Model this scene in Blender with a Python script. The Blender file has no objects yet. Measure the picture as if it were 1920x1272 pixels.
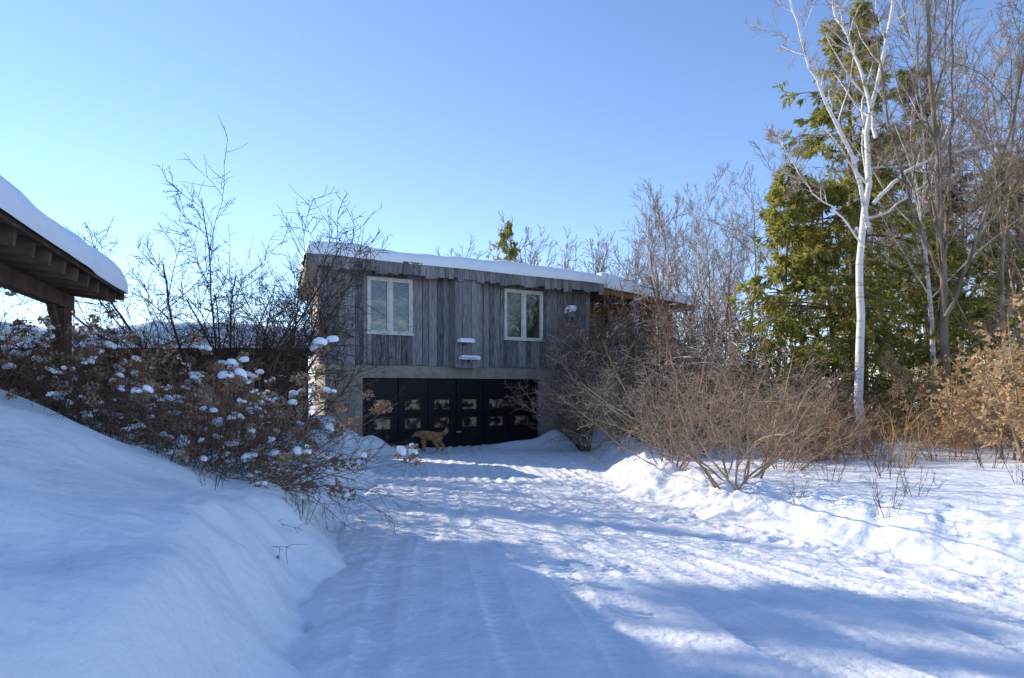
import bpy, math, numpy as np
from mathutils import Vector
S=bpy.context.scene
COL=S.collection
S.view_settings.view_transform='Standard'; S.view_settings.look='None'; S.view_settings.exposure=0
R=np.random.RandomState

# ---------------------------------------------------------------- noise
def _h(ix,iy,seed):
    n=(ix.astype(np.int64)*374761393+iy.astype(np.int64)*668265263+seed*1442695)&0x7fffffff
    n=((n^(n>>13))*1274126177)&0x7fffffff
    return ((n^(n>>16))&0xffff)/65535.0
def vn(x,y,sc,seed=0):
    x=np.asarray(x,float)/sc; y=np.asarray(y,float)/sc
    ix=np.floor(x); iy=np.floor(y); fx=x-ix; fy=y-iy
    fx=fx*fx*(3-2*fx); fy=fy*fy*(3-2*fy)
    a=_h(ix,iy,seed); b=_h(ix+1,iy,seed); c=_h(ix,iy+1,seed); d=_h(ix+1,iy+1,seed)
    return (a+(b-a)*fx)*(1-fy)+(c+(d-c)*fx)*fy-0.5
def rot(x,y,a):
    return x*math.cos(a)-y*math.sin(a),x*math.sin(a)+y*math.cos(a)
def fb(x,y,sc,seed,o=3):
    t=0;a=1
    for k in range(o):
        X_,Y_=rot(x,y,.7+k*1.1);t=t+a*vn(X_,Y_,sc,seed+k);a*=.55;sc*=.48
    return t
def sm(t):
    t=np.clip(t,0,1); return t*t*(3-2*t)

# ---------------------------------------------------------------- materials
def nodes(name):
    m=bpy.data.materials.new(name); m.use_nodes=True
    nt=m.node_tree; return m,nt,nt.nodes['Principled BSDF']
def mat(name,a,b,scale=5,stretch=(1,1,1),rough=.8,bump=0,bscale=None,island=0,snow=0,trans=0,metal=0,spec=.3,detail=6,contrast=(.35,.65)):
    m,nt,bs=nodes(name); N=nt.nodes; L=nt.links
    tc=N.new('ShaderNodeTexCoord'); mp=N.new('ShaderNodeMapping'); mp.inputs['Scale'].default_value=stretch
    L.new(tc.outputs['Object'],mp.inputs[0])
    nz=N.new('ShaderNodeTexNoise'); nz.inputs['Scale'].default_value=scale; nz.inputs['Detail'].default_value=detail
    L.new(mp.outputs[0],nz.inputs['Vector'])
    fac=nz.outputs['Fac']
    mr=N.new('ShaderNodeMapRange'); mr.inputs[1].default_value=contrast[0]; mr.inputs[2].default_value=contrast[1]
    L.new(fac,mr.inputs[0]); fac=mr.outputs[0]
    geo=N.new('ShaderNodeNewGeometry')
    if island:
        mx=N.new('ShaderNodeMix'); mx.data_type='FLOAT'; mx.inputs[0].default_value=island
        L.new(fac,mx.inputs[2]); L.new(geo.outputs['Random Per Island'],mx.inputs[3]); fac=mx.outputs[0]
    mc=N.new('ShaderNodeMix'); mc.data_type='RGBA'
    mc.inputs[6].default_value=(*a,1); mc.inputs[7].default_value=(*b,1); L.new(fac,mc.inputs[0])
    col=mc.outputs[2]
    if snow:
        sx=N.new('ShaderNodeSeparateXYZ'); L.new(geo.outputs['Normal'],sx.inputs[0])
        n2=N.new('ShaderNodeTexNoise'); n2.inputs['Scale'].default_value=2.2; n2.inputs['Detail'].default_value=3
        L.new(tc.outputs['Object'],n2.inputs['Vector'])
        ad=N.new('ShaderNodeMath'); ad.operation='MULTIPLY_ADD'; ad.inputs[1].default_value=1.6
        L.new(n2.outputs['Fac'],ad.inputs[0]); L.new(sx.outputs['Z'],ad.inputs[2])
        m2=N.new('ShaderNodeMapRange'); m2.inputs[1].default_value=2.0-snow; m2.inputs[2].default_value=2.15-snow
        L.new(ad.outputs[0],m2.inputs[0])
        ms=N.new('ShaderNodeMix'); ms.data_type='RGBA'; ms.inputs[7].default_value=(.85,.87,.9,1)
        L.new(m2.outputs[0],ms.inputs[0]); L.new(col,ms.inputs[6]); col=ms.outputs[2]
    L.new(col,bs.inputs['Base Color']); bs.inputs['Roughness'].default_value=rough
    bs.inputs['Metallic'].default_value=metal; bs.inputs['Specular IOR Level'].default_value=spec
    if bump:
        n3=N.new('ShaderNodeTexNoise'); n3.inputs['Scale'].default_value=bscale or scale*2; n3.inputs['Detail'].default_value=8
        L.new(mp.outputs[0],n3.inputs['Vector'])
        bp=N.new('ShaderNodeBump'); bp.inputs['Strength'].default_value=1; bp.inputs['Distance'].default_value=bump
        L.new(n3.outputs['Fac'],bp.inputs['Height']); L.new(bp.outputs[0],bs.inputs['Normal'])
    if trans:
        out=N['Material Output']; tr=N.new('ShaderNodeBsdfTranslucent'); L.new(col,tr.inputs[0])
        mxs=N.new('ShaderNodeMixShader'); mxs.inputs[0].default_value=trans
        L.new(bs.outputs[0],mxs.inputs[1]); L.new(tr.outputs[0],mxs.inputs[2]); L.new(mxs.outputs[0],out.inputs[0])
    return m
SNOW=mat('snow',(.84,.86,.89),(.89,.90,.92),1.3,rough=.55,bump=.018,bscale=13,spec=.35)
SNOWD=mat('packed_snow',(.77,.79,.82),(.90,.90,.92),2.6,rough=.6,bump=.024,bscale=14,spec=.3,detail=10)
SNOWC=mat('roof_snow',(.84,.86,.9),(.88,.90,.93),2,rough=.6,bump=.012,bscale=7)
BARN=mat('weathered_boards',(.04,.04,.047),(.36,.345,.34),7,(5,5,.5),rough=.9,bump=.016,bscale=12,island=.5,contrast=(.38,.64))
BARNT=mat('weathered_trim',(.07,.07,.077),(.34,.32,.31),7,(5,5,.6),rough=.9,bump=.01,bscale=12,island=.5)
CEDARW=mat('warm_cedar',(.13,.06,.03),(.30,.145,.07),6,(5,5,.6),rough=.75,bump=.006,island=.4)
STUCCO=mat('beige_stucco',(.26,.225,.18),(.36,.315,.255),6,rough=.95,bump=.008,bscale=60)
CREAM=mat('cream_siding',(.55,.47,.36),(.7,.62,.5),5,rough=.8,bump=.003)
DARKW=mat('dark_beam_wood',(.06,.036,.026),(.17,.105,.075),6,(1,1,1),rough=.85,bump=.006,island=.4)
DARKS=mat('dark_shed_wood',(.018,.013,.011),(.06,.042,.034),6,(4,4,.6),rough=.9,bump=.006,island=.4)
BLACK=mat('black_paint',(.005,.005,.006),(.009,.009,.011),8,rough=.5,bump=.001,spec=.25)
WHITE=mat('white_trim',(.54,.52,.48),(.68,.66,.62),6,rough=.6,bump=.001)
METAL=mat('grey_metal',(.25,.25,.26),(.4,.4,.4),6,rough=.5,metal=.6)
BIRCHB=mat('birch_bark',(.78,.73,.67),(.30,.26,.23),3,(1,1,5),rough=.8,bump=.006,contrast=(.52,.78))
BIRCHT=mat('birch_twig',(.28,.19,.13),(.55,.43,.33),3,rough=.85)
GREYB=mat('grey_bark',(.11,.085,.06),(.28,.215,.155),5,(1,1,.4),rough=.9,bump=.01,snow=.28)
GREYT=mat('grey_twig',(.20,.14,.09),(.44,.33,.22),3,rough=.9)
DARKT=mat('dark_twig',(.03,.022,.019),(.10,.072,.055),3,rough=.9)
BROWNT=mat('tan_twig',(.19,.125,.078),(.47,.33,.21),3,rough=.9,island=.4,snow=.12)
HYDT=mat('hydrangea_twig',(.13,.065,.040),(.36,.205,.125),3,rough=.9,island=.4)
SNOWT=mat('snowy_twig',(.13,.08,.055),(.30,.2,.13),3,rough=.9,snow=.5)
REDT=mat('red_twig',(.22,.11,.06),(.38,.22,.13),3,rough=.8)
YELT=mat('golden_twig',(.45,.25,.06),(.60,.38,.12),3,rough=.8)
FARB=mat('far_twig',(.19,.15,.13),(.36,.29,.25),2,rough=.9)
NEED=mat('needles',(.10,.13,.03),(.56,.50,.13),.9,rough=.8,island=.5,trans=.5)
NEEDD=mat('dark_needles',(.06,.085,.03),(.32,.31,.10),.9,rough=.8,island=.5,trans=.45,snow=.1)
CONB=mat('conifer_bark',(.12,.08,.055),(.28,.20,.13),4,rough=.95)
BEECHL=mat('dry_leaf',(.44,.28,.13),(.74,.54,.31),3,rough=.7,island=.7,trans=.35)
PETAL=mat('dry_petal',(.17,.095,.055),(.48,.32,.20),4,rough=.8,island=.6,trans=.2)
FUR=mat('golden_fur',(.25,.115,.048),(.48,.27,.125),9,rough=.95,bump=.03,bscale=45)
NOSE=mat('black_nose',(.01,.01,.01),(.02,.02,.02),5,rough=.4)
def glass(name,base,rough,ior,sc,lo,hi,k):
    m,nt,bs=nodes(name); N=nt.nodes;L=nt.links
    nz=N.new('ShaderNodeTexNoise'); nz.inputs['Scale'].default_value=sc; nz.inputs['Detail'].default_value=4
    tc=N.new('ShaderNodeNewGeometry'); L.new(tc.outputs['Position'],nz.inputs['Vector'])
    mc=N.new('ShaderNodeMix'); mc.data_type='RGBA';mc.inputs[6].default_value=(*base,1);mc.inputs[7].default_value=(*[c*k for c in base],1)
    mr=N.new('ShaderNodeMapRange'); mr.inputs[1].default_value=lo; mr.inputs[2].default_value=hi;L.new(nz.outputs['Fac'],mr.inputs[0])
    L.new(mr.outputs[0],mc.inputs[0]);L.new(mc.outputs[2],bs.inputs['Base Color']); bs.inputs['Roughness'].default_value=rough
    bs.inputs['Specular IOR Level'].default_value=.5; bs.inputs['IOR'].default_value=ior
    bp=N.new('ShaderNodeBump'); bp.inputs['Distance'].default_value=.02; L.new(nz.outputs['Fac'],bp.inputs['Height']); L.new(bp.outputs[0],bs.inputs['Normal'])
    return m
GLASS=glass('window_glass',(.05,.055,.05),.03,1.75,2.2,.4,.6,.1)
GLASSD=glass('door_glass',(.36,.28,.16),.06,1.65,5,.39,.55,.05)  # warm mottled base colour stands in for bright snow reflected in the panes

# ---------------------------------------------------------------- mesh helpers
class MB:
    def __init__(s): s.V=[];s.F=[];s.M=[];s.n=0
    def add(s,V,F,mi=0):
        V=np.asarray(V,float).reshape(-1,3);F=np.asarray(F,int).reshape(-1,4)
        s.V.append(V);s.F.append(F+s.n);s.M.append(np.full(len(F),mi));s.n+=len(V)
    def hexa(s,c,mi=0):
        s.add(c,[(3,2,1,0),(4,5,6,7),(0,1,5,4),(1,2,6,5),(2,3,7,6),(3,0,4,7)],mi)
    def box(s,x0,x1,y0,y1,z0,z1,mi=0):
        s.hexa([(x0,y0,z0),(x1,y0,z0),(x1,y1,z0),(x0,y1,z0),(x0,y0,z1),(x1,y0,z1),(x1,y1,z1),(x0,y1,z1)],mi)
    def prism(s,quad,z0,z1,mi=0):
        z0=np.broadcast_to(z0,4);z1=np.broadcast_to(z1,4)
        s.hexa([(p[0],p[1],z0[i]) for i,p in enumerate(quad)]+[(p[0],p[1],z1[i]) for i,p in enumerate(quad)],mi)
    def beam(s,a,b,w,h,mi=0):
        a=Vector(a);b=Vector(b);d=(b-a).normalized();sd=d.cross(Vector((0,0,1)))
        if sd.length<.01: sd=Vector((1,0,0))
        sd.normalize();up=sd.cross(d)
        c=[]
        for p in (-1,1):
            for e,q in ((a,-1),(a,1),(b,1),(b,-1)): c.append(e+sd*q*w/2+up*p*h/2)
        s.hexa([tuple(v) for v in c],mi)
    def mesh(s,name,mats,smooth=False):
        V=np.concatenate(s.V);F=np.concatenate(s.F);M=np.concatenate(s.M)
        me=bpy.data.meshes.new(name)
        me.vertices.add(len(V));me.vertices.foreach_set('co',V.astype(np.float32).ravel())
        me.loops.add(len(F)*4);me.loops.foreach_set('vertex_index',F.astype(np.int32).ravel())
        me.polygons.add(len(F));me.polygons.foreach_set('loop_start',np.arange(0,len(F)*4,4,dtype=np.int32))
        for m in mats: me.materials.append(m)
        me.polygons.foreach_set('material_index',M.astype(np.int32))
        me.polygons.foreach_set('use_smooth',np.full(len(F),smooth))
        me.update(calc_edges=True);me.validate()
        return me
def ob(name,me,parent=None,loc=(0,0,0),rz=0,sc=1,**k):
    o=bpy.data.objects.new(name,me);COL.objects.link(o);o.location=loc;o.rotation_euler=(0,0,rz)
    o.scale=(sc,sc,sc) if np.isscalar(sc) else sc
    if parent: o.parent=parent
    for a,b in k.items(): o[a]=b
    return o
def clone(root,loc,rz=0,sc=1,label=None,tilt=(0,0)):
    n=root.copy();COL.objects.link(n);n.location=loc;n.rotation_euler=(tilt[0],tilt[1],rz)
    n.scale=(sc,sc,sc) if np.isscalar(sc) else sc
    if label:n['label']=label
    for c in root.children:
        k=c.copy();COL.objects.link(k);k.parent=n
    return n
def grid(mb,X,Y,Z,mi=0):
    a,b=X.shape;V=np.stack([X,Y,Z],-1).reshape(-1,3)
    i=np.arange(a-1)[:,None]*b+np.arange(b-1)[None]
    F=np.stack([i,i+b,i+b+1,i+1],-1).reshape(-1,4)
    mb.add(V,F,mi)
def snow_slab(quad,zc,t,r=.28,over=.08,n=90,m=30,seed=1,wav=.06):
    """soft-edged snow blanket over a four-cornered roof, zc = corner heights"""
    q=np.array(quad,float);c=q.mean(0);zc=np.broadcast_to(np.array(zc,float),4)
    LA=np.linalg.norm(q[1]-q[0]);LB=np.linalg.norm(q[3]-q[0])
    def prof(L,k):
        e=np.array([0,.004,.015,.035,.07,.12,.18,.26,.36]);mid=np.linspace(.5,L-.5,k) if L>1.2 else np.array([L/2])
        e=e*min(1,L/1.0)
        return np.concatenate([e,mid,L-e[::-1]])
    a=prof(LA,n);b=prof(LB,m);A,B=np.meshgrid(a,b,indexing='ij');u=A/LA;v=B/LB
    P=(q[0]*((1-u)*(1-v))[...,None]+q[1]*(u*(1-v))[...,None]+q[2]*(u*v)[...,None]+q[3]*((1-u)*v)[...,None])
    Z=zc[0]*(1-u)*(1-v)+zc[1]*u*(1-v)+zc[2]*u*v+zc[3]*(1-u)*v
    d=np.minimum(np.minimum(A,LA-A),np.minimum(B,LB-B))
    k=np.clip(d/r,0,1);h=t*np.sqrt(np.clip(1-(1-k)**2,0,1))
    h*=1+.45*vn(P[...,0],P[...,1],1.3,seed)+.2*vn(P[...,0],P[...,1],.4,seed+1)
    w=np.exp(-d/.25)*(over+wav*2*vn(P[...,0]+P[...,1]*.7,P[...,1],.7,seed+2))
    eq=d==np.minimum(B,LB-B)
    sgx=np.where(eq,0,np.where(A<LA-A,-1,1));sgy=np.where(eq,np.where(B<LB-B,-1,1),0)
    ux=(q[1]-q[0])/LA;uy=(q[3]-q[0])/LB
    P=P+(sgx[...,None]*ux+sgy[...,None]*uy)*w[...,None]
    droop=np.where(d<.002,-.05,0)
    mb=MB();grid(mb,P[...,0],P[...,1],Z+h+droop+.004)
    return mb
def blob(mb,c,r,seed,mi=0,flat=.5):
    rg=R(seed);a=np.linspace(0,2*np.pi,9);p=np.linspace(-.7,np.pi/2,6)
    A,Pp=np.meshgrid(a,p,indexing='ij');k=1+.22*np.sin(A*2+rg.rand()*6)+.12*np.sin(A*3+rg.rand()*6)
    tx,ty=rg.randn(2)*.22
    x=r*k*np.cos(A)*np.cos(Pp);y=r*k*np.sin(A)*np.cos(Pp)
    grid(mb,c[0]+x,c[1]+y,c[2]+r*flat*np.sin(Pp)+tx*x+ty*y,mi)

# ---------------------------------------------------------------- plant growth
def resample(pts,K,rg,wob=0):
    p=np.array(pts,float);d=np.r_[0,np.cumsum(np.linalg.norm(np.diff(p,axis=0),axis=1))];t=np.linspace(0,d[-1],K)
    o=np.stack([np.interp(t,d,p[:,i]) for i in range(3)],-1)
    if wob:o[1:]+=rg.randn(K-1,3)*wob
    return o
def walk(rg,p0,d0,Ln,K,wig,trop):
    N=len(p0);P=np.zeros((N,K,3));P[:,0]=p0;d=d0.copy();st=(Ln/(K-1))[:,None]
    for k in range(1,K):
        d=d+rg.randn(N,3)*wig+np.array([0,0,trop]);d/=np.linalg.norm(d,axis=1,keepdims=True)
        P[:,k]=P[:,k-1]+d*st
    return P
def grow(rg,P,Rd,n,t0,t1,lr,ang,K,wig,trop,rr=.6,rmin=.004,taper=.35,lmin=.08,fall=.6,flat=1):
    N,Kp,_=P.shape;T=np.gradient(P,axis=1);T/=np.linalg.norm(T,axis=2,keepdims=True)+1e-9
    Lp=np.linalg.norm(np.diff(P,axis=1),axis=2).sum(1)
    t=t0+(t1-t0)*((np.arange(n)[None]+rg.rand(N,n))/n);x=t*(Kp-1);i=np.clip(x.astype(int),0,Kp-2);f=x-i;ii=np.arange(N)[:,None]
    p=P[ii,i]*(1-f)[...,None]+P[ii,i+1]*f[...,None];tg=T[ii,i];r=Rd[ii,i]*(1-f)+Rd[ii,i+1]*f
    p=p.reshape(-1,3);tg=tg.reshape(-1,3);r=r.ravel();M=len(p)
    q=rg.randn(M,3);q[:,2]*=flat;q-=tg*(q*tg).sum(1,keepdims=True);q/=np.linalg.norm(q,axis=1,keepdims=True)+1e-9
    a=ang*(.6+.8*rg.rand(M))[:,None];d=tg*np.cos(a)+q*np.sin(a)
    Ln=np.maximum(np.repeat(Lp,n)*lr*(1-fall*t.ravel())*(.45+.9*rg.rand(M)),lmin)
    C=walk(rg,p,d,Ln,K,wig,trop)
    r0=np.maximum(r*rr,rmin);RR=np.maximum(r0[:,None]*np.linspace(1,taper,K)[None],rmin*.6)
    return C,RR
def tubes(mb,P,Rd,sides=3,mi=0):
    N,K,_=P.shape;T=np.gradient(P,axis=1);T/=np.linalg.norm(T,axis=2,keepdims=True)+1e-9
    mt=T.mean(1);ref=np.where(np.abs(mt[:,2:3])>.7,np.array([[1.,0,0]]),np.array([[0,0,1.]]))[:,None]
    A=np.cross(T,ref);A/=np.linalg.norm(A,axis=2,keepdims=True)+1e-9;B=np.cross(T,A)
    th=np.arange(sides)*2*np.pi/sides
    V=P[:,:,None]+Rd[:,:,None,None]*(np.cos(th)[:,None]*A[:,:,None]+np.sin(th)[:,None]*B[:,:,None])
    base=(np.arange(N)*K*sides)[:,None,None]+(np.arange(K-1)*sides)[None,:,None];j=np.arange(sides)[None,None];j2=(j+1)%sides
    F=np.stack([base+j,base+j2,base+j2+sides,base+j+sides],-1).reshape(-1,4)
    mb.add(V.reshape(-1,3),F,mi)
def leaves(mb,rg,p,d,ln,wd,mi=0,droop=0):
    M=len(p);d=d+rg.randn(M,3)*.45;d[:,2]-=droop;d/=np.linalg.norm(d,axis=1,keepdims=True)
    q=rg.randn(M,3);q-=d*(q*d).sum(1,keepdims=True);q/=np.linalg.norm(q,axis=1,keepdims=True)+1e-9
    L=(ln*(.6+.8*rg.rand(M)))[:,None];W=(wd*(.6+.8*rg.rand(M)))[:,None]
    V=np.stack([p,p+d*L*.5+q*W,p+d*L,p+d*L*.5-q*W],1)
    mb.add(V.reshape(-1,3),np.arange(M*4).reshape(-1,4),mi)
def along(rg,P,n,t0=.2):
    N,K,_=P.shape;t=t0+(1-t0)*rg.rand(N,n);x=t*(K-1);i=np.clip(x.astype(int),0,K-2);f=(x-i)[...,None];ii=np.arange(N)[:,None]
    d=P[ii,i+1]-P[ii,i];d=d/(np.linalg.norm(d,axis=-1,keepdims=True)+1e-9)
    return (P[ii,i]*(1-f)+P[ii,i+1]*f).reshape(-1,3),d.reshape(-1,3)
def plant(name,label,cat,tr,cr,mt,mc,smooth=True,group=None,names=('trunk','crown')):
    e=ob(name,None,label=label,category=cat)
    if group:e['group']=group
    ob(names[0],tr.mesh(name+'_'+names[0],mt,smooth),e)
    ob(names[1],cr.mesh(name+'_'+names[1],mc,False),e)
    return e

def bare_tree(seed,H,rb,mt,mc,spread=.55,n1=16,n2=8,n3=6,n4=0,rmin=.006,stems=None,name='bare_tree',label='',group=None,t0=.28,trop=.06,stemr=None,lr1=.5):
    rg=R(seed);tr=MB();cr=MB()
    if stems is None:
        P0=walk(rg,np.zeros((1,3)),np.array([[0,0,1.]]),np.array([H]),12,.05,.05)
        R0=np.linspace(rb,rb*.12,12)[None]
    else:
        P0=np.stack([resample(s,22,rg,.014) for s in stems]);R0=np.stack([np.linspace(a,b,22) for a,b in stemr])
    tubes(tr,P0,R0,8)
    P1,R1=grow(rg,P0,R0,n1,t0,.98,lr1,spread,8,.12,trop,.45,rmin*1.4)
    tubes(tr,P1,R1,5)
    P2,R2=grow(rg,P1,R1,n2,.15,.98,.5,.65,6,.13,trop*.8,.55,rmin);tubes(cr,P2,R2,4)
    P3,R3=grow(rg,P2,R2,n3,.15,1,.55,.65,5,.14,trop*.6,.6,rmin*.8);tubes(cr,P3,R3,3)
    if n4:
        P4,R4=grow(rg,P3,R3,n4,.1,1,.6,.6,4,.13,trop*.4,.6,rmin*.7,lmin=.12);tubes(cr,P4,R4,3)
    return plant(name,label,'tree',tr,cr,[mt],[mc],group=group)

def conifer(seed,H,Rm,mats,name,label,group,nb=120,dens=9,droop=-.05,ll=.18,skirt=.1,power=.8):
    rg=R(seed);tr=MB();cr=MB()
    P0=walk(rg,np.zeros((1,3)),np.array([[0,0,1.]]),np.array([H]),14,.02,.05);R0=np.linspace(H*.012,.015,14)[None];tubes(tr,P0,R0,8)
    t=skirt+(.985-skirt)*(np.arange(nb)+rg.rand(nb))/nb
    z=t*13;i=np.clip(z.astype(int),0,12);f=(z-i)[:,None];p=P0[0,i]*(1-f)+P0[0,i+1]*f
    az=rg.rand(nb)*2*np.pi
    lobe=1+.28*np.sin(az*2+seed+t*9)+.2*np.sin(t*31+az)
    Ln=Rm*((1-t)**power)*(.4+.75*rg.rand(nb))*lobe+.18
    up=np.interp(t,[0,.5,1],[-.1,.15,.8])
    d=np.stack([np.cos(az),np.sin(az),up],-1);d/=np.linalg.norm(d,axis=1,keepdims=True)
    P1=walk(rg,p,d,Ln,7,.06,droop);R1=(np.maximum(Ln*.011,.012))[:,None]*np.linspace(1,.3,7)[None];tubes(tr,P1,R1,4)
    P2,R2=grow(rg,P1,R1,dens,.2,.98,.42,.85,5,.08,droop*1.4,.5,.006,lmin=.2,flat=.35);tubes(cr,P2,R2,3,1)
    P3,R3=grow(rg,P2,R2,3,.2,1,.6,.7,3,.08,droop*2,.5,.005,lmin=.12,flat=.4)
    for P,n in ((P2,12),(P3,7),(P1,6)):
        q,dd=along(rg,P,n,.25);leaves(cr,rg,q,dd,ll,ll*.12,0,.3)
    return plant(name,label,'tree',tr,cr,[CONB],[mats,CONB],group=group)

def shrub(seed,H,nst,tilt,mt,mc,name,label,group,n2=9,n3=6,n4=0,r=.012,rmin=.0035,trop=.05,wig=.08,base=.15,K=9,cat='shrub',ext=None,dirb=(0,0),lr=.45,ang=.6,tmin=0,fall=.6,t0=.2,yf=1):
    rg=R(seed);tr=MB();cr=MB();az=rg.rand(nst)*2*np.pi;tl=tmin+(tilt-tmin)*np.sqrt(rg.rand(nst))
    d=np.stack([np.cos(az)*np.sin(tl)+dirb[0],np.sin(az)*np.sin(tl)*yf+dirb[1],np.cos(tl)],-1);d/=np.linalg.norm(d,axis=1,keepdims=True)
    p=np.stack([np.cos(az)*base*rg.rand(nst),np.sin(az)*base*rg.rand(nst),np.full(nst,-.12)],-1)
    Ln=H*(.65+.45*rg.rand(nst));P0=walk(rg,p,d,Ln,K,wig,trop);R0=(r*(.6+.6*rg.rand(nst)))[:,None]*np.linspace(1,.3,K)[None];tubes(tr,P0,R0,5)
    P1,R1=grow(rg,P0,R0,n2,t0,.98,lr,ang,6,.13,trop*.6,.6,rmin,fall=fall);tubes(cr,P1,R1,3)
    P2,R2=grow(rg,P1,R1,n3,.15,1,.5,ang,4,.14,trop*.5,.6,rmin*.85,lmin=.07,fall=fall);tubes(cr,P2,R2,3)
    if n4:
        P3,R3=grow(rg,P2,R2,n4,.15,1,.55,ang,4,.14,trop*.5,.6,rmin*.7,lmin=.06);tubes(cr,P3,R3,3)
    e=plant(name,label,cat,tr,cr,[mt],[mc],group=group,names=('stem','twigs'))
    if ext:ext(rg,e,P0,P1,P2)
    return e

# ---------------------------------------------------------------- terrain
def XL(y):return np.interp(y,[-10,3,4.4,7.6,12,15,17.2,30],[-1.0,-1.05,-1.22,-1.9,-2.3,-3.0,-3.9,-3.9])
def XR(y):return np.interp(y,[-10,3,4.5,5.85,8.4,10,12,15,18,30],[8,6.4,5.3,4.1,2.35,1.9,1.75,1.85,1.9,2])
def H(x,y):
    x=np.asarray(x,float);y=np.asarray(y,float)
    dl=XL(y)-x+.44*vn(x,y,1.3,3)+.26*vn(x,y,.42,4)
    eh=np.interp(y,[0,5,6.5,9,13,17],[.60,.64,.5,.42,.4,.45])
    fw=np.interp(y,[0,4,7,12],[.55,.75,1.1,1.0])
    sl=np.interp(y,[0,6.3,9,12,17],[.37,.37,.17,.08,.03])
    hl=eh*sm(dl/fw+.05)+sl*np.maximum(0,dl-.35);hl=np.where(hl>1.6,1.6+.5*(1-np.exp(-(hl-1.6)/.5)),hl)
    hl=np.where(dl>0,hl,0)
    hl+=np.where(dl>0,1,0)*.20*fb(x,y,.45,40)*np.exp(-((dl-.35)/.45)**2)*np.interp(y,[3,5,8],[.5,.9,1])
    dr=x-XR(y)+.5*vn(x,y,1.7,5)+.12*vn(x,y,.45,6)
    hr=.29*sm(dr/1.0)+.016*np.clip(dr,0,30)
    rg_=np.exp(-((dr-.65)/.5)**2)*np.where(dr>0,1,0)*sm(dr/.25)
    far=np.interp(y,[4,7,9,16],[.45,.7,1.1,1.3])
    hr+=rg_*(.06+.17*fb(x,y,.45,8,4)+.08*np.abs(vn(x,y,.15,19)))*far
    m=np.maximum(sm(dl/.4),sm(dr/.7))
    fp=np.clip(fb(x,y,.34,70,2)-.22,0,1)*sm(dr/.5)*np.interp(dr,[0,2.2,3.2],[1,1,0])
    z=hl+hr+m*(.12*vn(x,y,3.1,11)+.06*vn(x,y,1.2,12)+.03*fb(x,y,.5,13))-.22*fp
    z+=.55*np.exp(-(((x+4.35)/.85)**2+((y-15.7)/.7)**2))+.48*np.exp(-(((x+3.45)/.55)**2+((y-16.7)/.45)**2))
    z+=.45*np.exp(-(((x-1.25)/.55)**2+((y-19.5)/.6)**2))
    z+=.20*np.exp(-(((x-.3)/.9)**2+((y-19.0)/.45)**2))+.18*np.exp(-(((x+2.9)/.5)**2+((y-17.6)/.35)**2))
    z+=np.clip(y-26,0,200)*.008*m+.25*m*vn(x,y,9,14)*sm((y-14)/6)
    return z-.03*(1-m)
xs=np.concatenate([-8-np.geomspace(.3,400,36)[::-1],np.linspace(-8,-4,70)[:-1],np.linspace(-4,8,360),8+np.geomspace(.1,420,44)])
ys=np.concatenate([-np.geomspace(1,300,14)[::-1],np.linspace(0,9,290),np.linspace(9,21,230)[1:],21+np.geomspace(.2,600,44)])
X,Y=np.meshgrid(xs,ys,indexing='ij');mb=MB();grid(mb,X,Y,H(X,Y))
ob('ground',mb.mesh('ground',[SNOW],True),kind='structure')
# packed driveway sheet with wheel tracks
v=np.concatenate([np.linspace(-6,1.5,10)[:-1],np.linspace(1.5,9,420),np.linspace(9,20.6,280)[1:]]);u=np.linspace(0,1,400)
U,Vv=np.meshgrid(u,v,indexing='ij');xl=XL(Vv)-.3;xr=XR(Vv)+.45;X=xl+(xr-xl)*U;Y=Vv
Z=.012+.04*vn(X,Y,2.2,21)+.008*fb(X,Y,.5,22)
rough=sm((X-XR(Y)+1.7)/1.4);rl=.8*sm((XL(Y)+.75-X)/.6)
foot=np.clip(fb(X,Y,.36,24)-.06,0,1)
Z-=.10*foot*np.maximum(rough,rl);Z+=.035*np.maximum(rough,rl)*fb(X,Y,.14,26,2)
for k,pts in enumerate([[1.2,.75,.2,-.45,-1.4],[.5,.25,-.2,-.8,-1.7],[3.3,2.4,1.1,.1,-.9],[5.2,3.7,1.9,.5,-.6],[2.4,1.6,.5,-.2,-1.1],[4.2,3.0,1.5,.3,-.8],[-.1,-.1,-.5,-1.0,-1.9],[6.4,4.6,2.2,.7,-.4]]):
    for sgn in (-.76,.76):
        c=np.interp(Y,[2,4,8,12,18],pts)+sgn+.16*vn(Y*0+k,Y,3,30+k)
        d=(X-c)/.095;fade=np.clip(.55+.9*vn(X*0+k*3,Y,1.6,50+k)+.5*vn(X,Y,.5,60+k),0,1)
        Z+=fade*(-.026*np.exp(-d**4)+.011*np.exp(-((np.abs(d)-1.35)/.35)**2)+.008*np.exp(-d**4)*np.sign(np.sin(Y*2*np.pi/.10+np.abs(d)*3)))
Z-=.10*sm((XL(Y)+.02-X)/.3)+.10*sm((X-XR(Y)-.2)/.3)
mb=MB();grid(mb,X,Y,Z);ob('driveway',mb.mesh('driveway',[SNOWD],True),kind='structure')
def g(x,y):return float(H(np.array([x]),np.array([y]))[0])

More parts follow.
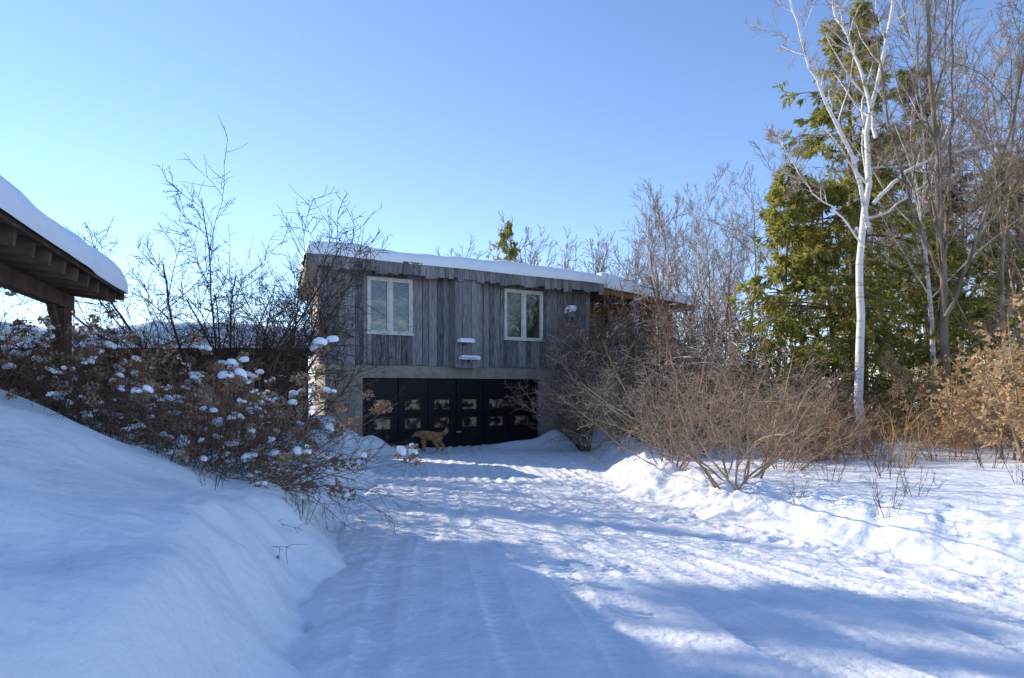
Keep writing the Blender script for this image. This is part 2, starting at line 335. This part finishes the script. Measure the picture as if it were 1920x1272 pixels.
# ---------------------------------------------------------------- house
TH=math.radians(31.94)
house=ob('house',None,loc=(0,20,0),rz=TH,label='two-storey weathered grey board house above a black garage door',category='house')
rg=R(5)
WIN=[(-4.42,-3.16,3.03,4.53),(-.27,1.08,3.03,4.53)]
def planks(mb,x0,x1,z0,z1,yf,th,opens,rg,wmin=.13,wmax=.24,rag=.02):
    xs_=[x0];
    while xs_[-1]<x1-.12:xs_.append(min(x1,xs_[-1]+wmin+(wmax-wmin)*rg.rand()))
    ed=set(xs_)|{o[0] for o in opens}|{o[1] for o in opens};ed=sorted(e for e in ed if x0<=e<=x1)
    for a,b in zip(ed[:-1],ed[1:]):
        if b-a<.015:continue
        o=[w for w in opens if a>=w[0]-1e-6 and b<=w[1]+1e-6];y=yf+rg.rand()*.025;zz=z0-rag*rg.rand()
        sg=[(zz,z1)] if not o else [(zz,o[0][2]),(o[0][3],z1)]
        for p,q in sg:
            if q-p>.02:mb.box(a+.007,b-.007,y,y+th,p,q)
mb=MB();planks(mb,-5.62,2.95,2.26,4.72,0,.03,WIN,rg,.15,.28,.04)
ob('board_wall',mb.mesh('board_wall',[BARN]),house,label='weathered vertical grey boards')
mb=MB();planks(mb,-2.05,-1.24,2.20,4.68,-.36,.025,[],rg,.18,.3);mb.box(-2.045,-1.245,-.33,-.006,2.22,4.6)
ob('board_pilaster',mb.mesh('board_pilaster',[BARNT]),house)
mb=MB()
mb.prism([(-5.5,.05),(-4.52,.05),(-4.52,.9),(-5.27,.9)],-.3,2.24)
mb.box(1.05,2.95,.05,.9,-.3,2.24);mb.box(-4.518,1.048,.05,.9,1.9,2.238)
mb.prism([(-5.25,.92),(2.95,.92),(2.95,7.1),(-3.75,7.1)],-.3,2.238)
ob('stucco_wall',mb.mesh('stucco_wall',[STUCCO]),house,label='beige stucco garage level wall')
mb=MB();mb.prism([(-5.6,.16),(2.93,.16),(2.93,7.12),(-3.88,7.12)],2.242,4.715)
ob('side_wall',mb.mesh('side_wall',[CREAM]),house,label='cream side wall')
mb=MB();mb.box(-5.66,-5.60,-.01,.15,2.25,4.70);ob('corner_board',mb.mesh('corner_board',[BARNT]),house)
# garage door
mb=MB();mb.box(-4.515,1.045,.20,.24,-.05,1.898)
for z0,z1 in((1.44,1.87),(.94,1.42),(.44,.92),(-.04,.42)):
    for i in range(6):
        c=-3.957+i*.8735+.02;w=.415
        if z0>1.4 or z0<0: mb.box(c-w,c+w,.165,.199,z0,z1)
        else:
            a,b,zz,zt=c-.23,c+.23,z0+.10,z0+.37
            mb.box(c-w,a,.165,.199,z0,z1);mb.box(b,c+w,.165,.199,z0,z1);mb.box(a,b,.165,.199,z0,zz);mb.box(a,b,.165,.199,zt,z1)
gd=ob('garage_door',mb.mesh('garage_door',[BLACK]),house,label='wide black sectional garage door with small windows')
mb=MB();mb.box(-.228,.228,.182,.198,.001,.269);pm=mb.mesh('door_pane',[GLASSD])
for z0 in(.94+.10,.44+.10):
    for i in range(6):ob('door_pane',pm,gd,loc=(-3.937+i*.8735,0,z0))
mb=MB();mb.box(-1.75,-1.60,.14,.164,.38,.42);ob('handle',mb.mesh('handle',[METAL]),gd)
# windows
for a,b,z0,z1 in WIN:
    mb=MB();f=.06;y0,y1=-.035,.05
    mb.box(a,b,y0,y1,z1-f,z1);mb.box(a-.03,b+.03,y0-.03,y1,z0,z0+f);mb.box(a,a+f,y0,y1,z0+f,z1-f);mb.box(b-f,b,y0,y1,z0+f,z1-f)
    c=(a+b)/2;mb.box(c-.045,c+.045,y0,y1,z0+f,z1-f)
    w=ob('window',mb.mesh('window',[WHITE]),house,label='white framed double casement window')
    mb=MB();s=.04
    for p,q in((a+f,c-.045),(c+.045,b-f)):
        mb.box(p,q,-.015,.04,z1-f-s,z1-f);mb.box(p,q,-.015,.04,z0+f,z0+f+s);mb.box(p,p+s,-.015,.04,z0+f+s,z1-f-s);mb.box(q-s,q,-.015,.04,z0+f+s,z1-f-s)
    ob('sash',mb.mesh('sash',[WHITE]),w)
    mb=MB()
    for p,q in((a+f,c-.045),(c+.045,b-f)):mb.box(p+s,q-s,.015,.022,z0+f+s,z1-f-s)
    ob('pane',mb.mesh('pane',[GLASS]),w)
# main roof
RQ=[(-6.05,-.42),(3.1,-.42),(3.1,7.5),(-4.2,7.5)]
mb=MB();mb.prism(RQ,4.74,4.90)
x=-6.05
while x<3.08:
    w=.10+.12*rg.rand();w=min(w,3.1-x);mb.box(x+.003,x+w-.003,-.455-.012*rg.rand(),-.424,4.52+.11*rg.rand(),4.92);x+=w
n=26
for i in range(n):
    t0,t1=i/n,(i+.94)/n;p=np.array(RQ[0]);q=np.array(RQ[3]);a=p+(q-p)*t0;b=p+(q-p)*t1;o=np.array([-.03,-.007])
    mb.prism([a+o,a-o*.05,b-o*.05,b+o],4.60+.05*rg.rand(),4.92)
roof=ob('roof',mb.mesh('roof',[BARNT]),house,label='low roof with ragged shingle fascia')
ob('snow_cover',snow_slab(RQ,[4.92,4.92,5.02,5.02],.33,seed=3,r=.32).mesh('snow_cover',[SNOWC],True),roof,label='thick white snow blanket')
# wing
WQ=[(3.14,-.25),(7.25,-.25),(7.25,6.5),(3.14,6.5)]
mb=MB();planks(mb,2.97,6.5,2.3,4.5,.85,.03,[(4.2,5.2,2.9,4.1)],rg);mb.prism([(2.97,.9),(6.5,.9),(6.5,6),(2.97,6)],-.3,[4.6,4.3,4.3,4.6])
wing=ob('wing_wall',mb.mesh('wing_wall',[CEDARW]),house,label='warm cedar board wall of the lower wing')
mb=MB();mb.box(2.98,6.6,.2,.86,-.3,2.3);ob('wing_base',mb.mesh('wing_base',[STUCCO]),house)
mb=MB()
for xx in (6.45,4.9):mb.box(xx-.08,xx+.08,.02,.18,2.29,4.5 if xx<5 else 4.36)
mb.box(3.0,6.6,.03,.08,3.05,3.12)
ob('porch_post',mb.mesh('porch_post',[BARNT]),house)
mb=MB();mb.box(4.25,5.15,.86,.875,2.95,4.05);ob('wing_window',mb.mesh('wing_window',[GLASS]),house)
mb=MB();mb.prism(WQ,[4.62,4.33,4.33,4.62],[4.84,4.50,4.50,4.84])
wr=ob('wing_roof',mb.mesh('wing_roof',[CEDARW]),house,label='lower sloping roof with warm wooden soffit')
ob('snow_cover',snow_slab(WQ,[4.85,4.51,4.51,4.85],.42,seed=8,over=.09).mesh('snow_cover',[SNOWC],True),wr)
def tray(x,z,w,seed,yb=-.36):
    mb=MB();mb.box(x-w/2,x+w/2,yb-.22,yb-.01,z-.025,z);mb.box(x-.02,x+.02,yb-.20,yb-.01,z-.12,z-.027)
    e=ob('feeder_tray',mb.mesh('feeder_tray',[BARNT]),None,loc=(0,20,0),rz=TH,label='small wooden bird feeder tray topped with snow',category='bird feeder')
    ob('snow_cap',snow_slab([(x-w/2,yb-.21),(x+w/2,yb-.21),(x+w/2,yb-.02),(x-w/2,yb-.02)],z,.07,r=.08,over=.02,n=5,m=3,seed=seed,wav=.02).mesh('snow_cap',[SNOWC],True),e)
tray(-1.78,2.92,.42,4);tray(-1.66,2.46,.55,5)
mb=MB();mb.box(1.88,2.12,-.2,-.005,3.82,4.0);mb.box(1.84,2.16,-.24,-.004,4.0,4.03);mb.box(1.96,2.04,-.1,-.01,3.7,3.82)
e=ob('bird_house',mb.mesh('bird_house',[BARNT]),None,loc=(0,20,0),rz=TH,label='little bird house on the board wall capped with snow',category='bird house')
mb=MB();blob(mb,(2.0,-.13,4.02),.17,3,flat=.85);ob('snow_cap',mb.mesh('snow_cap',[SNOWC],True),e)

# ---------------------------------------------------------------- low shed
shed=ob('low_shed',None,label='low dark wooden shed with a flat snow-covered roof',category='shed')
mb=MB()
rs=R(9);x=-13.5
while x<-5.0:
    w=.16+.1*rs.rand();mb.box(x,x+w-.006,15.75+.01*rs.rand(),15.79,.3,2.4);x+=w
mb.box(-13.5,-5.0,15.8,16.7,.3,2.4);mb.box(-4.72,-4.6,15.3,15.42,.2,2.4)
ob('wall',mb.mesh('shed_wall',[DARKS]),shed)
SQ=[(-13.8,15.1),(-4.3,15.1),(-4.9,16.75),(-13.8,16.75)]
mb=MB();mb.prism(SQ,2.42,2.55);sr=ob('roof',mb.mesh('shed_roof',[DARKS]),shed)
ob('snow_cover',snow_slab(SQ,2.555,.48,seed=14,r=.3,over=.08).mesh('shed_snow',[SNOWC],True),sr)

# ---------------------------------------------------------------- open pavilion
pav=ob('pavilion',None,label='open timber pavilion with heavy beams and snow-laden roof',category='pavilion')
F0=np.array([-5.18,9.05]);ed=np.array([1.46,-4.14]);ed/=np.linalg.norm(ed);nn=np.array([-.943,-.333])
sl=.13
def pp(a,b,z):q=F0+ed*a+nn*b;return(q[0],q[1],z+sl*b)
mb=MB();ZE=2.82
def slab(a0,a1,b0,b1,z0,z1):
    mb.hexa([pp(a0,b0,z0),pp(a1,b0,z0),pp(a1,b1,z0),pp(a0,b1,z0),pp(a0,b0,z1),pp(a1,b0,z1),pp(a1,b1,z1),pp(a0,b1,z1)])
for i in range(16):
    slab(0,6.0,i*.2+.003,i*.2+.195,ZE+.06,ZE+.085)
slab(-.02,6.0,-.03,-.001,ZE+.03,ZE+.11);slab(-.035,-.001,-.03,3.2,ZE-.04,ZE+.11)
rf=ob('roof',mb.mesh('pavilion_roof',[DARKW]),pav)
q=[pp(-.05,-.04,0),pp(6.0,-.04,0),pp(6.0,3.2,0),pp(-.05,3.2,0)]
sb=snow_slab([(a[0],a[1]) for a in q],[ZE+.1,ZE+.1,ZE+.1+sl*3.2,ZE+.1+sl*3.2],.44,r=.42,over=.03,n=60,m=30,seed=31,wav=.03)
ob('snow_cover',sb.mesh('pavilion_snow',[SNOWC],True),rf)
for i in range(13):
    mb=MB();mb.beam(pp(.2+i*.46,.03,ZE-.02),pp(.2+i*.46,3.15,ZE-.02),.075,.155);ob('rafter',mb.mesh('rafter',[DARKW]),pav)
for b in(.6,2.7):
    mb=MB();q0=pp(-.0,b,ZE-.19);q1=pp(6.0,b,ZE-.19);mb.beam(q0,q1,.13,.18);ob('beam',mb.mesh('beam',[DARKW]),pav)
for a,b in((.3,.6),(5.6,.6),(.3,2.7),(5.6,2.7)):
    p0=pp(a,b,ZE-.285);mb=MB();mb.box(p0[0]-.075,p0[0]+.075,p0[1]-.075,p0[1]+.075,g(p0[0],p0[1])-.3,p0[2]);ob('post',mb.mesh('post',[DARKW]),pav)
    mb=MB();c=pp(a+.5,b,ZE-.26);c0=pp(a,b,ZE-.80);mb.beam(c0,c,.07,.08);ob('brace',mb.mesh('brace',[DARKW]),pav)

# ---------------------------------------------------------------- big trees
def at3(l,dy=0.0):
    return [(x,dy*k/(len(l)-1)+.0,z) for k,(x,z) in enumerate(l)]
st=[at3([(0,-.2),(-.05,.98),(.0,2.68),(.04,4.15),(.15,5.05),(.31,5.98),(.30,7.1),(.45,7.9),(.76,9.0),(1.0,10.2),(1.15,12.8)],.7),
    at3([(.12,4.95),(-.14,5.96),(-.42,6.6),(-.9,7.4),(-1.4,8.4),(-1.9,9.8),(-2.2,11.2)],-.7),
    at3([(.30,7.0),(.2,8.0),(-.1,9.15),(-.46,10.0),(-.7,12.2)],.5),
    at3([(.24,5.5),(.85,6.15),(1.5,6.5),(2.1,6.62),(2.8,6.72)],-.5),
    at3([(.05,4.5),(-.4,5.3),(-1.0,5.9),(-1.3,6.6),(-1.7,7.6)],.9)]
bx,by=8.02,15.6
b=bare_tree(21,0,0,BIRCHB,BIRCHT,stems=st,stemr=[(.112,.02),(.055,.012),(.045,.012),(.048,.018),(.024,.009)],n1=14,n2=6,n3=5,n4=2,rmin=.0055,name='birch_tree',label='tall white-barked birch tree with forked leafless limbs in snow',t0=.35,trop=.03,lr1=.25,spread=.8)
b.location=(bx,by,g(bx,by)-.05)
st=[at3([(0,-.2),(-.06,1.5),(-.1,3.5),(-.17,5),(-.25,7),(-.35,9),(-.4,12)],.2),
    at3([(-.09,2.8),(.35,4.0),(.8,5.4),(1.15,7.0),(1.5,9),(1.9,11.5)],-.5),
    at3([(-.12,3.9),(.15,5.5),(.35,8),(.5,11)],.7),
    at3([(.5,4.4),(1.2,5.2),(1.9,6.2),(2.6,7.8)],.3),
    at3([(-.12,3.6),(-.7,5.2),(-1.1,7.2),(-1.4,10)],.6),
    at3([(-.03,1.0),(-.6,1.35),(-1.1,1.40),(-1.75,1.65)],-.5),
    at3([(-.02,.55),(-.35,.62),(-.75,1.05)],-.4),
    at3([(-.05,1.9),(.6,2.3),(1.2,3.1),(1.6,3.7)],-.8)]
b=bare_tree(22,0,0,GREYB,GREYT,stems=st,stemr=[(.10,.018),(.05,.013),(.04,.012),(.03,.011),(.04,.012),(.035,.012),(.03,.012),(.03,.010)],n1=13,n2=7,n3=5,n4=2,rmin=.0055,name='maple_tree',label='grey-barked leafless tree with snow along its branches',t0=.28,trop=.05,spread=.65,lr1=.33)
b.location=(9.55,14.9,g(9.55,14.9)-.05)

# conifers
GC='evergreens along the edge of the wood'
c1=conifer(41,12.2,3.3,NEED,'cedar_tree','tall sunlit yellow-green evergreen with ragged outline',GC,nb=115,dens=8,power=.62,droop=-.09);c1.location=(9.9,19.5,g(9.9,19.5))
c2=conifer(42,8.0,2.5,NEED,'cedar_tree','sunlit olive-green evergreen with drooping sprays',GC,nb=90,dens=8,skirt=.06,power=.55,droop=-.09);c2.location=(7.1,18.4,g(7.1,18.4));c2.scale=(.88,)*3
c3=conifer(43,12.8,2.6,NEEDD,'hemlock_tree','dark green evergreen flecked with snow',GC,nb=90,dens=8,skirt=.08,droop=-.09);c3.location=(13.4,21.5,g(13.4,21.5));c3.scale=(.9,)*3
for rt,x,y,s,rz in [(c2,15.4,20.5,1.0,2),(c3,14.5,28,.9,3),(c2,8.6,18.2,.85,4),(c1,18,25,.8,2.2),
                    (c2,11.2,18.2,.65,.7),(c3,17.5,22,.65,5.1)]:
    clone(rt,(x,y,g(x,y)-.05),rz,s)
c4=clone(c1,(-.2,36,g(-.2,36)-.3),1.3,(.6,.6,.88),label='pointed open evergreen rising behind the roof')

# bare wood
GB='leafless trees of the wood'
t1=bare_tree(51,11,.10,FARB,FARB,n1=18,n2=7,n3=8,rmin=.009,name='bare_tree',label='leafless grey-brown forest tree standing in snow',group=GB,t0=.3,spread=.7,trop=.05)
t2=bare_tree(52,12,.085,BIRCHB,FARB,n1=18,n2=7,n3=8,rmin=.009,name='bare_tree',label='pale slender leafless birch at the wood edge',group=GB,t0=.3,spread=.55,trop=.06)
t3=bare_tree(53,10,.085,GREYT,GREYT,n1=18,n2=8,n3=7,rmin=.008,name='bare_tree',label='leafless tan-twigged forest tree standing in snow',group=GB,t0=.2,spread=.75,trop=.06)
t4=bare_tree(54,10,.11,FARB,FARB,n1=18,n2=8,n3=6,rmin=.015,name='bare_tree',label='distant leafless tree showing above the roof',group=GB,t0=.25,spread=.55,trop=.06)
T=[t1,t2,t3];t1.location=(7.0,31,g(7,31));t2.location=(9.4,31,g(9.4,31));t3.location=(10.4,25,g(10.4,25));t4.location=(2.2,38,g(2.2,38));t4.scale=(.96,)*3
t1.scale=(.75,)*3;t2.scale=(.8,)*3
rp=R(77)
pl=[(t2,6.4,30,.72),(t1,8.2,29,.72),(t2,9.9,33,.85),(t1,5.6,33,.58),(t3,9.2,28,.8),(t1,10.4,30,.85),(t2,7.8,34,.85),
    (t4,1.3,40,.92),(t4,4.6,38,.84),(t4,5.6,40,.88),(t4,-4.0,40,.88),(t4,-2.4,41,.92),(t4,3.3,39,.9),(t4,6.9,36,.82),(t4,8.6,37,1.0),(t4,10.8,38,1.1),(t4,3.9,42,.92),(t3,7.1,26,.6),(t3,8.4,27,.7),
    (t2,10.8,17.6,.9),(t3,13.3,16.8,.95),(t1,14.6,18,1.05),(t3,12.2,16.8,.9),(t2,6.4,22,.6),(t3,13.8,18.6,1.05)]
for i in range(20):
    y=20+18*rp.rand();x=y*(.44+.40*rp.rand());pl.append((T[rp.randint(3)],x,y,.7+.5*rp.rand()))
for rt,x,y,s in pl:clone(rt,(x,y,g(x,y)-.1),rp.rand()*6.28,(s,s,s))

# trees to the sun side, whose shadows fall over the bank and drive, and across the road
for rt,x,y,s in [(c1,-21,9,(1.1,1.1,1.2)),(c3,-21.5,11.8,(1.1,1.1,1.2)),(c1,-21,14.2,(1.2,1.2,1.4)),(c3,-21.5,16.2,(1.1,1.1,1.35)),(c1,-21.4,18.0,(.8,.8,1.4)),(c1,-21.6,21.0,(.30,.30,1.1)),(c3,-21.4,23.0,(.30,.30,.95)),
                 (c3,-22.5,25.2,(.55,.55,.9)),(c1,-24,28,(.8,.8,.95)),(t3,-15.0,14.2,(.7,.7,.95)),(t2,-14.5,12.4,(.7,.7,.8)),(c2,-16,9,1.2),
                 (t1,12,-16,1.1),(c3,20,-14,1),(t2,5,-22,1),(c1,24,-20,1)]:
    clone(rt,(x,y,g(x,y)-.1),rp.rand()*6.28,s)

# ---------------------------------------------------------------- shrubs
a=shrub(68,4.1,26,1.0,DARKT,DARKT,'crabapple_shrub','large spreading dark leafless shrub beside the house',None,n2=12,n3=8,n4=4,r=.034,rmin=.0066,trop=.015,wig=.09,K=12,cat='shrub',lr=.36,ang=.75,tmin=.08,fall=.25,t0=.35,yf=.6,base=.3)
a.location=(-4.95,12.0,g(-4.95,12.0)+.1)
GR='leafless brown shrubs beside the drive'
s1=shrub(62,2.3,16,1.05,BROWNT,BROWNT,'twiggy_shrub','airy rounded leafless tan shrub rooted in snow',GR,n2=9,n3=6,n4=2,r=.017,rmin=.0040,trop=.045,wig=.18,ang=.95,K=11,base=.35)
s1.location=(2.9,8.9,g(2.9,8.9))
s2=shrub(69,2.1,15,1.1,BROWNT,BROWNT,'twiggy_shrub','airy rounded leafless tan shrub rooted in snow',GR,n2=9,n3=6,n4=2,r=.016,rmin=.0040,trop=.045,wig=.18,ang=.95,K=11,base=.35)
s2.location=(2.55,10.8,g(2.55,10.8))
GS='shrubs against the house holding snow'
s3=shrub(64,3.0,14,.9,SNOWT,SNOWT,'snowy_shrub','arching dark shrub with snow resting on its twigs',GS,n2=11,n3=6,n4=2,r=.03,rmin=.007,trop=.02,wig=.14,ang=.8)
s3.location=(1.95,17.4,g(1.95,17.4));s3.scale=(.85,)*3
for x,y,s in [(3.0,17.4,1.15),(3.2,19.2,1.5),(4.0,19.6,1.6),(4.9,19.6,1.55),(6.1,20.2,1.6),(4.3,17.4,1.35),(7.2,20.6,1.3)]:
    clone(s3,(x,y,g(x,y)-.1),rp.rand()*6.28,s)
s4=shrub(65,1.5,38,.6,REDT,REDT,'red_stem_shrub','low thicket of reddish upright stems in snow','red stemmed shrubs along the wood',n2=6,n3=3,r=.007,rmin=.004,trop=.05,base=.6,wig=.1)
s4.location=(6.2,13,g(6.2,13));s4.scale=(.8,)*3
s5=shrub(66,1.1,16,.8,YELT,YELT,'golden_stem_shrub','low shrub of bright golden-orange stems in snow',None,n2=5,n3=2,r=.008,rmin=.0045,trop=.08,base=.25,wig=.12)
s5.location=(6.3,11.0,g(6.3,11.0))
for x,y,s in [(3.5,13.4,1.1),(4.6,12.8,1.0),(3.8,15.6,1.4),(5.1,15.6,1.5),(5.9,14.2,1.1),(6.5,17.6,1.6),(4.3,10.9,.7),(7.2,16.2,1.1),(8.8,14,.8),(10.6,13.8,.9),(12.6,15,1),(3.0,16.0,1.3)]:
    clone([s1,s2][rp.randint(2)],(x,y,g(x,y)-.05),rp.rand()*6.28,s)
for i in range(14):
    y=11.5+4.5*rp.rand();x=y*(.38+.36*rp.rand());clone(s4,(x,y,g(x,y)-.05),rp.rand()*6.28,.55+.4*rp.rand())
s6=shrub(67,.5,7,.5,DARKT,DARKT,'dry_stalks','thin dry stalks poking out of the snow','dry stalks in the snow',n2=3,n3=2,r=.004,rmin=.0022,trop=.05,base=.12,cat='plant')
s6.location=(3.9,7.1,g(3.9,7.1))
for x,y,s in [(4.6,7.8,1),(5.9,7.7,.8),(3.3,7.9,.7),(6.6,8.8,1.2),(5.2,9.4,1.3),(7.6,9.2,1),(-2.6,5.9,.8),(-3.1,6.1,1.0),(-1.95,6.3,.8),(-3.9,6.6,1.1),(-4.6,6.9,1.3),(4.2,9.0,1.1),(8.3,10.4,1.4),(6.0,6.9,.7),(7.4,10.6,1.6),(5.6,10.4,1.5)]:
    clone(s6,(x,y,g(x,y)-.02),rp.rand()*6.28,s)
def beech(seed,H):
    rg=R(seed);tr=MB();cr=MB()
    P0=walk(rg,np.array([[0,0,-.1],[.1,0,-.1],[-.1,.1,-.1]]),np.array([[0,0,1.],[.3,.1,1],[-.3,.1,1]]),np.array([H,H*.8,H*.75]),10,.07,.05);R0=np.linspace(.03,.006,10)[None].repeat(3,0);tubes(tr,P0,R0,5)
    P1,R1=grow(rg,P0,R0,14,.12,.98,.5,.95,6,.08,.0,.5,.006);tubes(cr,P1,R1,3,1)
    P2,R2=grow(rg,P1,R1,7,.15,1,.45,.7,4,.1,-.02,.6,.004);tubes(cr,P2,R2,3,1)
    q,d=along(rg,P2,9,.1);k=rg.rand(len(q))<.7;leaves(cr,rg,q[k],d[k],.10,.024,0,.5)
    return plant('young_beech','young beech holding dry tan leaves above the snow','tree',tr,cr,[GREYT],[BEECHL,GREYT],group='young beeches with dry leaves')
be=beech(71,2.7);be.location=(8.9,12.1,g(8.9,12.1))
for x,y,s in [(9.9,12.8,1.0),(10.9,13.4,1.0),(11.6,14.2,1.2),(9.4,14.6,.8),(12.6,15.6,1.2),(6.9,17.6,.8),(13.6,16.5,1.1),(8.5,11.2,.8),(9.6,11.9,.9),(8.2,12.6,.6)]:
    clone(be,(x,y,g(x,y)-.05),rp.rand()*6.28,s)

# hydrangeas
def clump(mb,rg,c,r):
    for j in range(rg.randint(2,5)):
        o=rg.randn(3)*r*np.array([.6,.6,.3]);blob(mb,c+o,r*(.35+.5*rg.rand()),rg.randint(9999),1,flat=.75)
def heads(n,capf):
    def f(rg,e,P0,P1,P2):
        tips=np.concatenate([P0[:,-1],P1[rg.rand(len(P1))<.2][:,-1]]);tips=tips[rg.permutation(len(tips))[:n]]
        mb=MB()
        for i,t in enumerate(tips):
            r=.05+.05*rg.rand();m=50;q=rg.randn(m,3);q/=np.linalg.norm(q,axis=1,keepdims=True);q*=(.55+.45*rg.rand(m))[:,None];q[:,2]*=.75
            leaves(mb,rg,t+q*r,q,.036,.017)
            if rg.rand()<capf:clump(mb,rg,t+np.array([0,0,r*.35]),r*(.65+.4*rg.rand()))
        P,d=along(rg,P1,3,.2);k=rg.rand(len(P))<.06;leaves(mb,rg,P[k],d[k],.06,.014,0,.9)
        P,d=along(rg,P1,1,.2)
        for k in range(0,len(P),18):clump(mb,rg,P[k],.035+.04*rg.rand())
        ob('heads_and_snow',mb.mesh('heads_and_snow',[PETAL,SNOWC],True),e)  # dried flower heads and added snow clumps merged in one mesh
    return f
GH='dried hydrangeas on the snowbank'
hl='brown hydrangea with dried flower heads capped in snow'
h1=shrub(81,1.65,32,1.15,HYDT,HYDT,'hydrangea',hl,GH,n2=6,n3=4,r=.0065,rmin=.0028,trop=-.02,base=.35,wig=.15,ang=.8,ext=heads(36,.38))
h2=shrub(82,1.7,38,1.2,HYDT,DARKT,'hydrangea',hl,GH,n2=6,n3=4,r=.0065,rmin=.0028,trop=-.06,base=.3,dirb=(.5,-.15),wig=.12,ang=.8,ext=heads(36,.28))
h3=shrub(83,1.7,30,.9,HYDT,DARKT,'hydrangea',hl,GH,n2=7,n3=4,r=.007,rmin=.003,trop=.02,base=.35,wig=.15,ang=.8,ext=heads(34,.42))
h2.location=(-2.75,7.2,g(-2.75,7.2)-.05);h1.location=(-3.6,7.9,g(-3.6,7.9));h3.location=(-4.9,8.2,g(-4.9,8.2))
for rt,x,y,s in [(h3,-4.15,9.3,.8),(h1,-4.7,9.6,.95),(h2,-3.5,8.5,.8),(h1,-5.7,8.7,1.0),(h3,-6.3,8.0,1.05),(h1,-4.7,10.9,.8),(h3,-5.3,11.3,1.0),(h3,-5.8,10.4,1.15),(h3,-6.8,9.8,1.2),(h3,-4.3,7.4,.7),(h3,-7.2,11.5,1.25),(h2,-3.2,6.8,.75),(h1,-6.0,12.6,1.1),(h3,-7.8,10.6,1.35),(h2,-3.0,7.9,.7),(h3,-5.3,13.6,1.0)]:
    clone(rt,(x,y,g(x,y)-.05),(rp.rand()-.5)*1.2 if rt is h2 else rp.rand()*6.28,s)

# ---------------------------------------------------------------- dog
dv=[(.28,0,.50,.120),(.05,0,.49,.135),(-.2,0,.48,.155),(-.31,0,.53,.118),(-.39,0,.545,.095),(-.47,0,.53,.088),(-.56,0,.48,.048),(-.62,0,.46,.034)]
de=[(0,1),(1,2),(2,3),(3,4),(4,5),(5,6),(6,7)]
def ch(par,pts):
    for p in pts:
        dv.append(p);de.append((par,len(dv)-1));par=len(dv)-1
ch(0,[(.37,0,.54,.055),(.44,0,.56,.065),(.50,0,.61,.078),(.53,0,.69,.06),(.52,0,.75,.02)])
for s,fx in((1,-.06),(-1,.06)):
    ch(2,[(-.22,.09*s,.37,.080),(-.21+fx*.6,.09*s,.21,.060),(-.23+fx,.09*s,.06,.044),(-.27+fx,.09*s,.025,.044)])
    ch(0,[(.27,.095*s,.41,.108),(.20-fx*.6,.095*s,.29,.08),(.34-fx,.095*s,.16,.052),(.31-fx,.095*s,.045,.04),(.265-fx,.095*s,.025,.042)])
me=bpy.data.meshes.new('dog');me.from_pydata([p[:3] for p in dv],de,[]);me.materials.append(FUR)
dog=ob('dog',me,label='golden-furred dog walking with lowered head outside the garage door',category='dog')
sk=dog.modifiers.new('Skin','SKIN');sk.use_smooth_shade=True
lay=me.skin_vertices[0].data if len(me.skin_vertices) else None
if lay:
    for i,p in enumerate(dv):lay[i].radius=(p[3],p[3]);lay[i].use_root=(i==0)
su=dog.modifiers.new('Sub','SUBSURF');su.levels=3;su.render_levels=3
tx=bpy.data.textures.new('fur_clumps','CLOUDS');tx.noise_scale=.045
dp=dog.modifiers.new('Fur','DISPLACE');dp.texture=tx;dp.strength=.03;dp.mid_level=.4
for s in(1,-1):
    mb=MB();A,Pp=np.meshgrid(np.linspace(0,2*np.pi,11),np.linspace(-np.pi/2,np.pi/2,7),indexing='ij')
    grid(mb,-.44+.04*np.cos(A)*np.cos(Pp),s*(.09+.012*np.sin(A)*np.cos(Pp)),.52+.06*np.sin(Pp));ob('ear',mb.mesh('ear',[FUR],True),dog)
mb=MB();grid(mb,-.652+.02*np.cos(A)*np.cos(Pp),.02*np.sin(A)*np.cos(Pp),.47+.018*np.sin(Pp));ob('nose',mb.mesh('nose',[NOSE],True),dog)
dog.location=(-2.05,17.2,.03);dog.rotation_euler=(0,0,-.2);dog.scale=(.80,.85,.82)

# ---------------------------------------------------------------- light, sky, camera
EL=math.radians(27);sx_,sy_=-.867,.498;AZ=math.atan2(sx_,sy_)
w=bpy.data.worlds.new('World');S.world=w;w.use_nodes=True;nt=w.node_tree
sky=nt.nodes.new('ShaderNodeTexSky');sky.sky_type='NISHITA';sky.sun_disc=False;sky.sun_elevation=EL;sky.sun_rotation=AZ
sky.air_density=.85;sky.dust_density=0;sky.ozone_density=3.0
mx=nt.nodes.new('ShaderNodeMix');mx.data_type='RGBA';mx.blend_type='MULTIPLY';mx.inputs[0].default_value=1;mx.inputs[7].default_value=(.98,.97,1.04,1)
nt.links.new(sky.outputs[0],mx.inputs[6]);nt.links.new(mx.outputs[2],nt.nodes['Background'].inputs[0]);nt.nodes['Background'].inputs[1].default_value=.255
l=bpy.data.lights.new('sun','SUN');l.energy=5.9;l.angle=math.radians(.4);l.color=(1,.90,.75)
so=bpy.data.objects.new('sun',l);COL.objects.link(so)
tr=Vector((-sx_*math.cos(EL),-sy_*math.cos(EL),-math.sin(EL)));so.rotation_euler=tr.to_track_quat('-Z','Y').to_euler()
cd=bpy.data.cameras.new('camera');cam=bpy.data.objects.new('camera',cd);COL.objects.link(cam)
cam.location=(0,0,1.6);cam.rotation_euler=(math.pi/2,0,0);cd.lens=24;cd.sensor_width=36;cd.shift_y=.049;cd.clip_end=2000;cd.clip_start=.05
S.camera=cam
